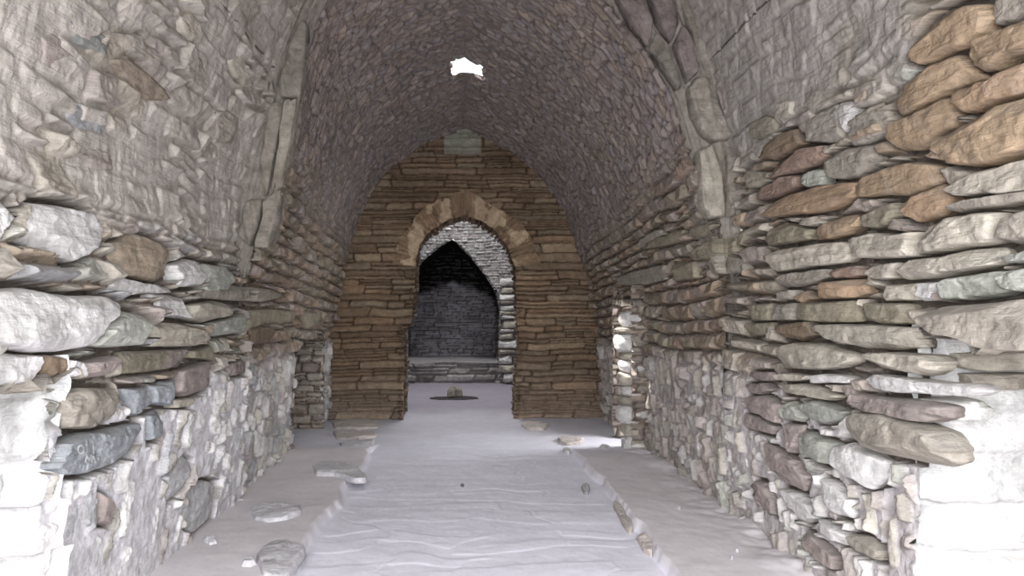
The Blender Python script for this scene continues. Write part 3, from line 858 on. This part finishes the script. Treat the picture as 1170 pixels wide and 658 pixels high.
# ------------------------------------------------------------------ room beyond the doorway
def flat_masonry(name, origin, eu, ev, en, nu, nv, pal, seed, mort, mask=None, step=.02, colf=None, mat=None, ch=(.06, .13), ln=(.15, .5), relief=.04, drop=.04):
    u = np.arange(0, nu, step); v = np.arange(0, nv, step)
    U, V = np.meshgrid(u, v, indexing='ij')
    h, sid, d, R = masonry(U, V, ch=ch, ln=ln, seed=seed, warp=.06, relief=relief, drop=drop)
    o = np.array(origin, float); eu = np.array(eu, float); ev = np.array(ev, float); en = np.array(en, float)
    P = o + U[..., None] * eu + V[..., None] * ev + h[..., None] * en
    C = pal_pick(R, pal); C = np.where((d < 0)[..., None], mort, C)
    if colf: C = colf(P, C)
    fm = None
    if mask is not None: fm = mask(P[:-1, :-1])
    return grid_mesh(name, P, C, fm, mat=mat or M_wall, kind='structure')

ROOM_W = 2.3
AY = 15.0      # face of the far arch
gp = [lin(170, 166, 164), lin(150, 146, 146), lin(184, 178, 174), lin(160, 150, 144)]
def far_open(P):
    x = P[..., 0]; z = P[..., 2]
    l = np.interp(z, [0, 1.85, 2.15, 2.45, 2.65, 2.80], [-1.15, -1.15, -1.0, -.72, -.48, -.22])
    r = np.interp(z, [0, 1.45, 1.75, 2.10, 2.45, 2.80], [.68, .68, .62, .40, .12, -.22])
    return ~((x > l) & (x < r) & (z < 2.8))
flat_masonry('wall_far', (-ROOM_W, AY, -.05), (1, 0, 0), (0, 0, 1), (0, -1, 0), 2 * ROOM_W, 4.2, gp, 121, lin(120, 114, 110), far_open, ch=(.035, .07), ln=(.08, .2), step=.016, relief=.03, drop=.02)
# soffit of the far arch
for s in (-1, 1):
    zz = np.array([0, 1.45, 1.75, 2.10, 2.45, 2.80]) if s > 0 else np.array([0, 1.85, 2.15, 2.45, 2.65, 2.80])
    xx = np.array([.68, .68, .62, .40, .12, -.22]) if s > 0 else np.array([-1.15, -1.15, -1.0, -.72, -.48, -.22])
    seg = np.r_[0, np.cumsum(np.hypot(np.diff(zz), np.diff(xx)))]
    t = np.r_[np.arange(0, seg[-1], .02), seg[-1]]
    ysd = np.arange(AY - .02, 17.4, .03)
    Y, T = np.meshgrid(ysd, t, indexing='ij')
    hh, si, dd, RR = masonry(Y, T, ch=(.06, .12), ln=(.1, .3), seed=140 + s, relief=.03, drop=.03)
    hh = (hh - .03) * smooth(0, .15, seg[-1] - T) + .03
    P0 = np.stack([np.interp(T, seg, xx) - s * (hh - .03), Y, np.interp(T, seg, zz)], -1)
    Zs = P0[..., 2]
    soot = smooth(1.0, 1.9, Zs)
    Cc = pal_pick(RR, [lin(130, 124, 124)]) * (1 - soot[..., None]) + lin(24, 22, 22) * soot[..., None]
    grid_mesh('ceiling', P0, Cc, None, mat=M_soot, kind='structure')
def soot_col(P, C):
    x = P[..., 0]; z = P[..., 2]
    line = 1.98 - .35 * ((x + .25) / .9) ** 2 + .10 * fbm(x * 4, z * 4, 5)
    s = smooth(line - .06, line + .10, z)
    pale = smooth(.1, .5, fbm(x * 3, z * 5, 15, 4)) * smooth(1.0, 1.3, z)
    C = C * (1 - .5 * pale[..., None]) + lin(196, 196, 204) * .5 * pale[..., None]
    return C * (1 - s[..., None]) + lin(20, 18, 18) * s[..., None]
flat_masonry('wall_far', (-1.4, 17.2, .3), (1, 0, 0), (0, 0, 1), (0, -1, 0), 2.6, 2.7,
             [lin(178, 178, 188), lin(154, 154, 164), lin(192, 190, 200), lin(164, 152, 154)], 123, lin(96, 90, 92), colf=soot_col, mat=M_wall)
for s in (-1, 1):
    flat_masonry('wall_side', (s * ROOM_W, END + .3, -.05), (0, 1, 0), (0, 0, 1), (-s, 0, 0), AY - END, 4.2, gp, 125 + s, lin(120, 114, 110))
# vault over the room with its own roof opening, back face of the end wall, jamb cheeks
u = np.arange(-ROOM_W, ROOM_W + .01, .05)
ysr = np.arange(END + .2, AY + .3, .05)
Yv, Xv = np.meshgrid(ysr, u, indexing='ij')
hv = .03 * fbm(Xv * 6, Yv * 6, 151, 4)
Zv = 3.6 + 1.1 * (1 - (np.abs(Xv) / ROOM_W) ** 1.6) + hv
fm = ~((np.abs(Xv + .1) < .55) & (np.abs(Yv - 13.0) < .6))[:-1, :-1]
grid_mesh('ceiling', np.stack([Xv, Yv, Zv], -1), np.ones(Xv.shape + (3,)) * lin(120, 112, 106), fm, mat=M_vault, kind='structure')
flat_masonry('wall_back_rear', (-ROOM_W, END + .83, -.05), (1, 0, 0), (0, 0, 1), (0, 1, 0), 2 * ROOM_W, 4.6, gp, 128, lin(120, 114, 110),
             mask=lambda P: ~((P[..., 0] > door_x(P[..., 2], -1) - .02) & (P[..., 0] < door_x(P[..., 2], 1) + .02) & (P[..., 2] < 2.74)), step=.03)

def place_plane(o, eu, ev, en):
    o = np.array(o, float); eu = np.array(eu, float); ev = np.array(ev, float); en = np.array(en, float)
    return lambda A, B, H: o + A[..., None] * eu + B[..., None] * ev + H[..., None] * en

# raised platform in the recess
def platform():
    xs = np.arange(-1.5, 1.6, .02); prof = np.r_[np.linspace(0, .40, 22), np.full(60, .40)]
    yy = np.r_[np.full(22, 15.06), np.linspace(15.08, 18.45, 60)]
    X, J = np.meshgrid(xs, np.arange(len(prof)), indexing='ij')
    Z = prof[J]; Y = yy[J]
    f = (J < 22)
    h, sid, d, R = masonry(X, Z, ch=(.12, .2), ln=(.3, .9), seed=161, relief=.05, drop=.04)
    Y = Y - np.where(f, h, 0) + .04 * fbm(X * 3, Z * 3, 6)
    Z = Z + .03 * fbm(X * 2, Y * 1.6, 162, 4) * (~f | (J > 18))
    C = pal_pick(R, [lin(140, 132, 130), lin(160, 152, 152), lin(126, 118, 114)])
    C = np.where(f[..., None], C, lin(156, 150, 154) * (1 + .15 * fbm(X * 3, Y * 3, 8)[..., None]))
    return grid_mesh('floor_platform', np.stack([X, Y, Z], -1), C, None, mat=M_wall, kind='structure')
platform()

# stacked pale stones on the right jamb of the far arch
rs = np.random.RandomState(4)
pier = bpy.data.objects.new('stone_pier', None); COL.objects.link(pier); pier.location = (.82, 14.75, 0)
pier['kind'] = 'thing'; tag(pier, 'ragged pale stone pier beyond the doorway, right of the sooty recess', 'pier')
z = 0.03; i = 0
while z < 2.05:
    hh = rs.uniform(.06, .20); w = rs.uniform(.26, .44)
    cxp = .66 + rs.uniform(-.02, .10) + w / 2 - pier.location.x
    pts = [(cxp - w / 2, z), (cxp - w / 2 + .02, z + hh * .9), (cxp + w / 2, z + hh * .95), (cxp + w / 2, z + .01)]
    stone_mesh('stone', pts, .16, [WHT, PAL, WHT, GRY][i % 4] * .95, place_plane((0, AY - .08 - pier.location.y, 0), (1, 0, 0), (0, 0, 1), (0, -1, 0)), 800 + i, parent=pier, NT=32, NK=12, under=-.005)
    z += hh * .97; i += 1

# ------------------------------------------------------------------ side openings
def side_room(side, o):
    nm = 'right' if side > 0 else 'left'
    x0 = side * 1.72
    # cheeks, head and rear wall of the short passage
    for yy, n in ((o[0], 1), (o[1], -1)):
        flat_masonry('trim_%d' % (3 if n > 0 else 4), (x0, yy, -.05), (side, 0, 0), (0, 0, 1), (0, n, 0), 1.3, o[2] + .25,
                     [GRY, MAU, PAL, RED * .9], 171 + n + side, lin(100, 84, 74), step=.014, ch=(.06, .14), ln=(.15, .3), relief=.07, drop=.06)
    flat_masonry('ceiling', (x0, o[0] - .1, o[2] + .02), (side, 0, 0), (0, 1, 0), (0, 0, -1), 1.3, o[1] - o[0] + .2, [GRY * .8, BRN], 181 + side, lin(90, 76, 66), step=.03)
    if side < 0:
        flat_masonry('wall_niche_' + nm, (x0 + side * 1.25, o[0] - .1, -.05), (0, 1, 0), (0, 0, 1), (-side, 0, 0), o[1] - o[0] + .2, o[2] + .3, [GRY * .8, MAU * .8], 191, lin(90, 76, 66), step=.03)
side_room(1, OPEN_R); side_room(-1, OPEN_L)

# stack of rounded stones forming the free end of the right wall
pil = bpy.data.objects.new('stone_pillar', None); COL.objects.link(pil)
PY = 8.02
b0 = hit_y(718, 520, PY)
pil.location = (b0[0], PY, 0)
pil['kind'] = 'thing'; tag(pil, 'narrow pillar of stacked rounded stones beside the side opening in the right wall', 'pillar')
rows = [(a_, b_, c_, d_ + 8) for a_, b_, c_, d_ in [(520, 497, 712, 730), (497, 483, 711, 729), (483, 462, 705, 730), (462, 452, 707, 727), (452, 440, 710, 730), (440, 425, 706, 728),
        (425, 411, 708, 729), (411, 402, 709, 726), (402, 381, 703, 728), (381, 374, 704, 726), (374, 356, 709, 730)]]
for i, (yb, yt, xl, xr) in enumerate(rows):
    zb = (hit_y(718, yb, PY))[2]; zt = hit_y(718, yt, PY)[2]
    w = (xr - xl) / F * PY; cxx = hit_y((xl + xr) / 2, yb, PY)[0] - b0[0]
    n1, n2 = 28, 18
    th = np.linspace(0, 2 * np.pi, n1, endpoint=False); ph = np.linspace(.08, np.pi - .08, n2)
    PH, TH = np.meshgrid(ph, th, indexing='ij')
    def se(v, e): return np.sign(v) * np.abs(v) ** e
    rx = w / 2 * 1.08; ryy = .16; rz = (zt - zb) / 2 * 1.06
    nz = 1 + .10 * fbm(TH * 1.5 + i, PH * 4, 300 + i, 3)
    sx = se(np.sin(PH), .5)
    Xp = rx * sx * se(np.cos(TH), .6) * nz + cxx; Yp = ryy * sx * se(np.sin(TH), .6) * nz; Zp = rz * se(np.cos(PH), .75) + (zb + zt) / 2
    P = np.stack([Xp, Yp, Zp], -1); P = np.concatenate([P, P[:, :1]], 1)
    c = [WHT, PAL, WHT, GRY, WHT, PAL][i % 6]
    o = grid_mesh('stone', P, np.ones(P.shape) * c * (1 + .1 * fbm(P[..., 0] * 9, P[..., 2] * 30, 5))[..., None], None, mat=M_block, parent=pil)

# ------------------------------------------------------------------ loose stones on the floor (each its own thing)
def slab(name, poly, thick, col, seed, label, cat='stone slab', z=None, group=None):
    pw = [hit_floor(px, py, .05 if z is None else z) for px, py in poly]
    pts = np.array([[p[0], p[1]] for p in pw]); c = pts.mean(0)
    g = float(floor_height(np.array([c[0]]), np.array([c[1]]))[0])
    o = stone_mesh(name, pts - c, thick * .55, col, lambda A, B, H: np.stack([A, B, H], -1), seed, NT=72, NK=18, under=.02, mat=M_block)
    o.location = (c[0], c[1], g + .008)
    tag(o, label, cat, group); return o
FW = lin(214, 210, 216); FG = lin(200, 196, 202); FB = lin(196, 182, 174)
slab('stone_slab', [(284,583),(300,579),(343,579),(345,590),(330,597),(308,600),(290,596)], .045, FW, 401, 'thin pale flat slab lying on the dusty left bench, near the wall')
slab('stone_slab', [(300,628),(318,621),(348,630),(350,634),(338,652),(326,664),(300,660),(292,640)], .05, FG, 402, 'large rounded flat grey slab on the left bench, nearest the entrance')
slab('stone_slab', [(356,533),(372,529),(408,536),(417,545),(420,552),(402,552),(386,546),(360,545)], .055, FW, 403, 'bright white flat slab on the step edge below the left niche')
slab('stone_slab', [(378,478),(392,474),(432,478),(434,484),(410,487),(382,486)], .06, FB, 404, 'brownish slab at the foot of the left doorway jamb, farthest of the stepped ones')
slab('stone_slab', [(380,489.5),(400,489),(430,490),(431,495),(412,497),(384,496.5)], .05, FB*1.1, 405, 'mauve brown slab in the stepped slabs left of the doorway, second from the jamb')
slab('stone_slab', [(388,502),(402,500.5),(428,501),(427,507),(404,509),(390,508)], .04, FG, 406, 'small grey slab, lowest of the stepped slabs left of the doorway')
slab('stone_slab', [(637,497),(650,494),(668,496),(665,502),(648,504),(638,501)], .045, FB*1.2, 407, 'pinkish flat slab on the floor right of the doorway threshold')
slab('stone', [(643,509),(650,508),(655,511),(650,514),(644,513)], .04, FW, 408, 'small pale stone lying just in front of the pinkish slab right of the doorway', 'stone')
slab('stone', [(236,616),(246,618),(249,623),(240,625),(232,621)], .03, FW, 409, 'small pale stone near the foot of the left wall, beside the large grey slab', 'stone')
slab('stone', [(277,644),(290,641),(294,647),(286,650),(276,649)], .025, FW, 410, 'tiny flat white stone just left of the large rounded grey slab', 'stone')
slab('stone', [(664,552),(670,546),(674,553),(672,560),(667,559)], .05, FG*.9, 411, 'small dark kerb stone at the far end of the right bench edge', 'stone')
slab('stone', [(700,572),(708,571),(716,586),(724,600),(719,603),(710,592)], .05, FB*1.2, 412, 'long narrow kerb stone halfway along the right bench edge', 'kerb stone')
slab('stone', [(727,608),(740,605),(748,618),(745,628),(734,622)], .06, FB*1.15, 413, 'blocky kerb stone at the near end of the right bench edge', 'kerb stone')
slab('stone_slab', [(594,481),(606,478),(616,479),(628,482),(622,487),(602,487)], .05, FB*1.2, 414, 'rounded tan stone at the foot of the right doorway jamb')
slab('stone_slab', [(684,508),(694,505),(698,510),(691,514)], .04, FW, 415, 'pale chip of slab lying left of the stone pillar')
for i, (px, py, lab) in enumerate([(528,549,'tiny dark pebble in the middle of the floor'), (842,633,'whitish pebble by the foot of the right wall, nearest the wall'),
                                   (836,641,'whitish pebble by the right wall, slightly out on the bench'), (776,585,'tiny pebble on the earth of the right bench')]):
    slab('pebble', [(px-2.5,py),(px,py-1.6),(px+2.8,py-.3),(px+1,py+1.8)], .02, FG*.35 if i == 0 else FW, 420 + i, lab, 'pebble')

# hearth in the room beyond
hc = hit_floor(519, 455, 0.0)
def ash():
    u = np.linspace(-1, 1, 60)
    A, B = np.meshgrid(u, u, indexing='ij')
    r = np.hypot(A, B); 
    X = hc[0] + A * .42; Y = hc[1] + B * .26
    Z = .035 - .03 * r + .008 * fbm(X * 12, Y * 12, 3, 3) 
    m = (r + .15 * fbm(A * 3, B * 3, 4) < .95)[:-1, :-1]
    o = grid_mesh('ash_bed', np.stack([X, Y, Z], -1), np.ones(X.shape + (3,)) * lin(70, 62, 66), m, flip=True, mat=M_soot)
    o['kind'] = 'stuff'; o['label'] = 'dark ash spread on the floor of the far room'; o['category'] = 'ash'
ash()
HS = [(-.05, -.06, .07, 'grey hearth stone at the front of the small fireplace in the far room'), (.08, -.03, .06, 'grey hearth stone on the right of the small fireplace in the far room'),
      (0, .08, .08, 'pale hearth stone at the back of the small fireplace in the far room')]
for i, (dx, dy, s, lab) in enumerate(HS):
    p = [(-s, -s * .7), (-s * .8, s * .7), (s * .9, s * .8), (s, -s * .6)]
    o = stone_mesh('hearth_stone', p, .10 + .02 * i, GRY * .8, lambda A, B, H: np.stack([A, B, H], -1), 440 + i, NT=40, NK=12, under=.015)
    o.location = (hc[0] + dx, hc[1] + dy, .055); tag(o, lab, 'stone')

# recesses beside the entrance: the free ends of the walls face the daylight
for s_ in (1, -1):
    x0 = s_ * (1.97 if s_ > 0 else 1.62)
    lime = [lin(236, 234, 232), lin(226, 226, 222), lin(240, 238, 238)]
    ny_, nz_ = 1.3, NZ[s_] + .12
    u = np.arange(0, ny_, .008); v = np.arange(-.05, nz_, .008)
    U, V = np.meshgrid(u, v, indexing='ij')
    h, sid, d, R = masonry(U, V, ch=(.16, .3), ln=(.5, 1.2), seed=211 + s_, warp=.05, gap=.004, edge=.03, relief=.03, drop=.015, rough=.01, strata=.006, lamfreq=22, split=0)
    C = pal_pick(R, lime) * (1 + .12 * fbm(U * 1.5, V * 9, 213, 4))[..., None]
    rw = .04 * fbm(V * 3, V * 0, 214, 3)
    P = np.stack([x0 + s_ * (U + rw - (.05 * smooth(.55, .35, V) if s_ > 0 else .02 * smooth(.7, .5, V))), 3.17 - h - .05 * fbm(U * 2, V * 2, 215, 3) + .10 * smooth(.08, 0, U), V], -1)
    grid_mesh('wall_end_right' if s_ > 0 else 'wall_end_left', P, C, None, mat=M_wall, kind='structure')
    if s_ > 0:
        wend = bpy.data.objects['wall_end_right']
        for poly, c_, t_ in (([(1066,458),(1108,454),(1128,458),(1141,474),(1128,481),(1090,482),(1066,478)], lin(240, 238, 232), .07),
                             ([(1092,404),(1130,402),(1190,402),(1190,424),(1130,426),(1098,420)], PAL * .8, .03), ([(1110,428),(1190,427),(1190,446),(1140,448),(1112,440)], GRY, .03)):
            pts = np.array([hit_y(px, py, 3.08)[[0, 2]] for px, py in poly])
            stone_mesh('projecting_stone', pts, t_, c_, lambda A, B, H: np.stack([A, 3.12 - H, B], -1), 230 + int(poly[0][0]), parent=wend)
    flat_masonry('ceiling', (x0 - s_ * .02, .7, NZ[s_] + .03), (s_, 0, 0), (0, 1, 0), (0, 0, -1), 1.3, 2.7, [GRY, PAL], 221 + s_, lin(130, 116, 104), step=.02, ch=(.15, .3), ln=(.4, .9), drop=.02)
    flat_masonry('wall_recess_right' if s_ > 0 else 'wall_recess_left', (x0 + s_ * 1.2, .6, -.1), (0, 1, 0), (0, 0, 1), (-s_, 0, 0), 2.7, NZ[s_] + .2, [PAL, GRY], 225 + s_, lin(130, 116, 104), step=.04)

# unseen shells added outside the side walls to stop light leaking in
for s_, y1 in ((1, 7.7), (-1, 7.8)):
    flat_masonry('wall_outer_right' if s_ > 0 else 'wall_outer_left', (s_ * 2.45, 3.26, -.1), (0, 1, 0), (0, 0, 1), (s_, 0, 0), y1 - 3.26, 4.4, gp, 231 + s_, lin(120, 114, 110), step=.06)

# unseen front wall added to hold daylight off the upper walls; camera stands outside it
FWm = flat_masonry('wall_front', (-3.0, .62, -.1), (1, 0, 0), (0, 0, 1), (0, -1, 0), 6.0, 6.0, gp, 201, lin(120, 114, 110),
    mask=lambda P: ~((np.abs(P[..., 0] - .1) < 1.65) & (P[..., 2] < 2.55)), step=.05)

# ------------------------------------------------------------------ light
w = bpy.data.worlds.new('sky'); scene.world = w; w.use_nodes = True
bg = w.node_tree.nodes['Background']; bg.inputs['Color'].default_value = (.93, .95, 1.0, 1); bg.inputs['Strength'].default_value = 1.5

def area(name, loc, rot, sx, sy, power, col=(1, 1, 1)):
    l = bpy.data.lights.new(name, 'AREA'); l.shape = 'RECTANGLE'; l.size = sx; l.size_y = sy; l.energy = power; l.color = col
    o = bpy.data.objects.new(name, l); COL.objects.link(o); o.location = loc; o.rotation_euler = rot
    return o
SKYC = (.96, .97, 1.0)
area('entrance_daylight', (0, -1.5, 2.5), (math.radians(70), 0, 0), 5.0, 3.6, 760, SKYC)
sl = bpy.data.lights.new('sun', 'SUN'); sl.energy = 9; sl.angle = .01; sl.color = (1, .96, .9)
so = bpy.data.objects.new('sun', sl); COL.objects.link(so)
so.rotation_euler = Vector((1.7, -.42, -3.15)).to_track_quat('-Z', 'Y').to_euler()
area('roof_opening_light', (SKY[0], SKY[1], 4.45), (0, 0, 0), .4, .6, 70, SKYC)
area('room_roof_light', (-.1, 13.0, 4.9), (0, 0, 0), 1.0, 1.1, 130, SKYC)
area('side_opening_light', (2.8, 8.5, 1.0), (0, math.radians(90), math.radians(20)), 1.0, .8, 45, SKYC)

# ------------------------------------------------------------------ camera and render look
cd = bpy.data.cameras.new('camera'); cam = bpy.data.objects.new('camera', cd); COL.objects.link(cam)
cam.location = CAM; cam.rotation_euler = (math.pi / 2 + PITCH, 0, YAW)
cd.sensor_width = 36; cd.lens = F / 1170 * 36; cd.clip_start = .05
scene.camera = cam
scene.view_settings.view_transform = 'Standard'; scene.view_settings.look = 'None'
scene.view_settings.gamma = 1; scene.view_settings.use_curve_mapping = False
scene.view_settings.exposure = 0.42
scene.cycles.max_bounces = 6; scene.cycles.diffuse_bounces = 4
scene.cycles.use_denoising = True
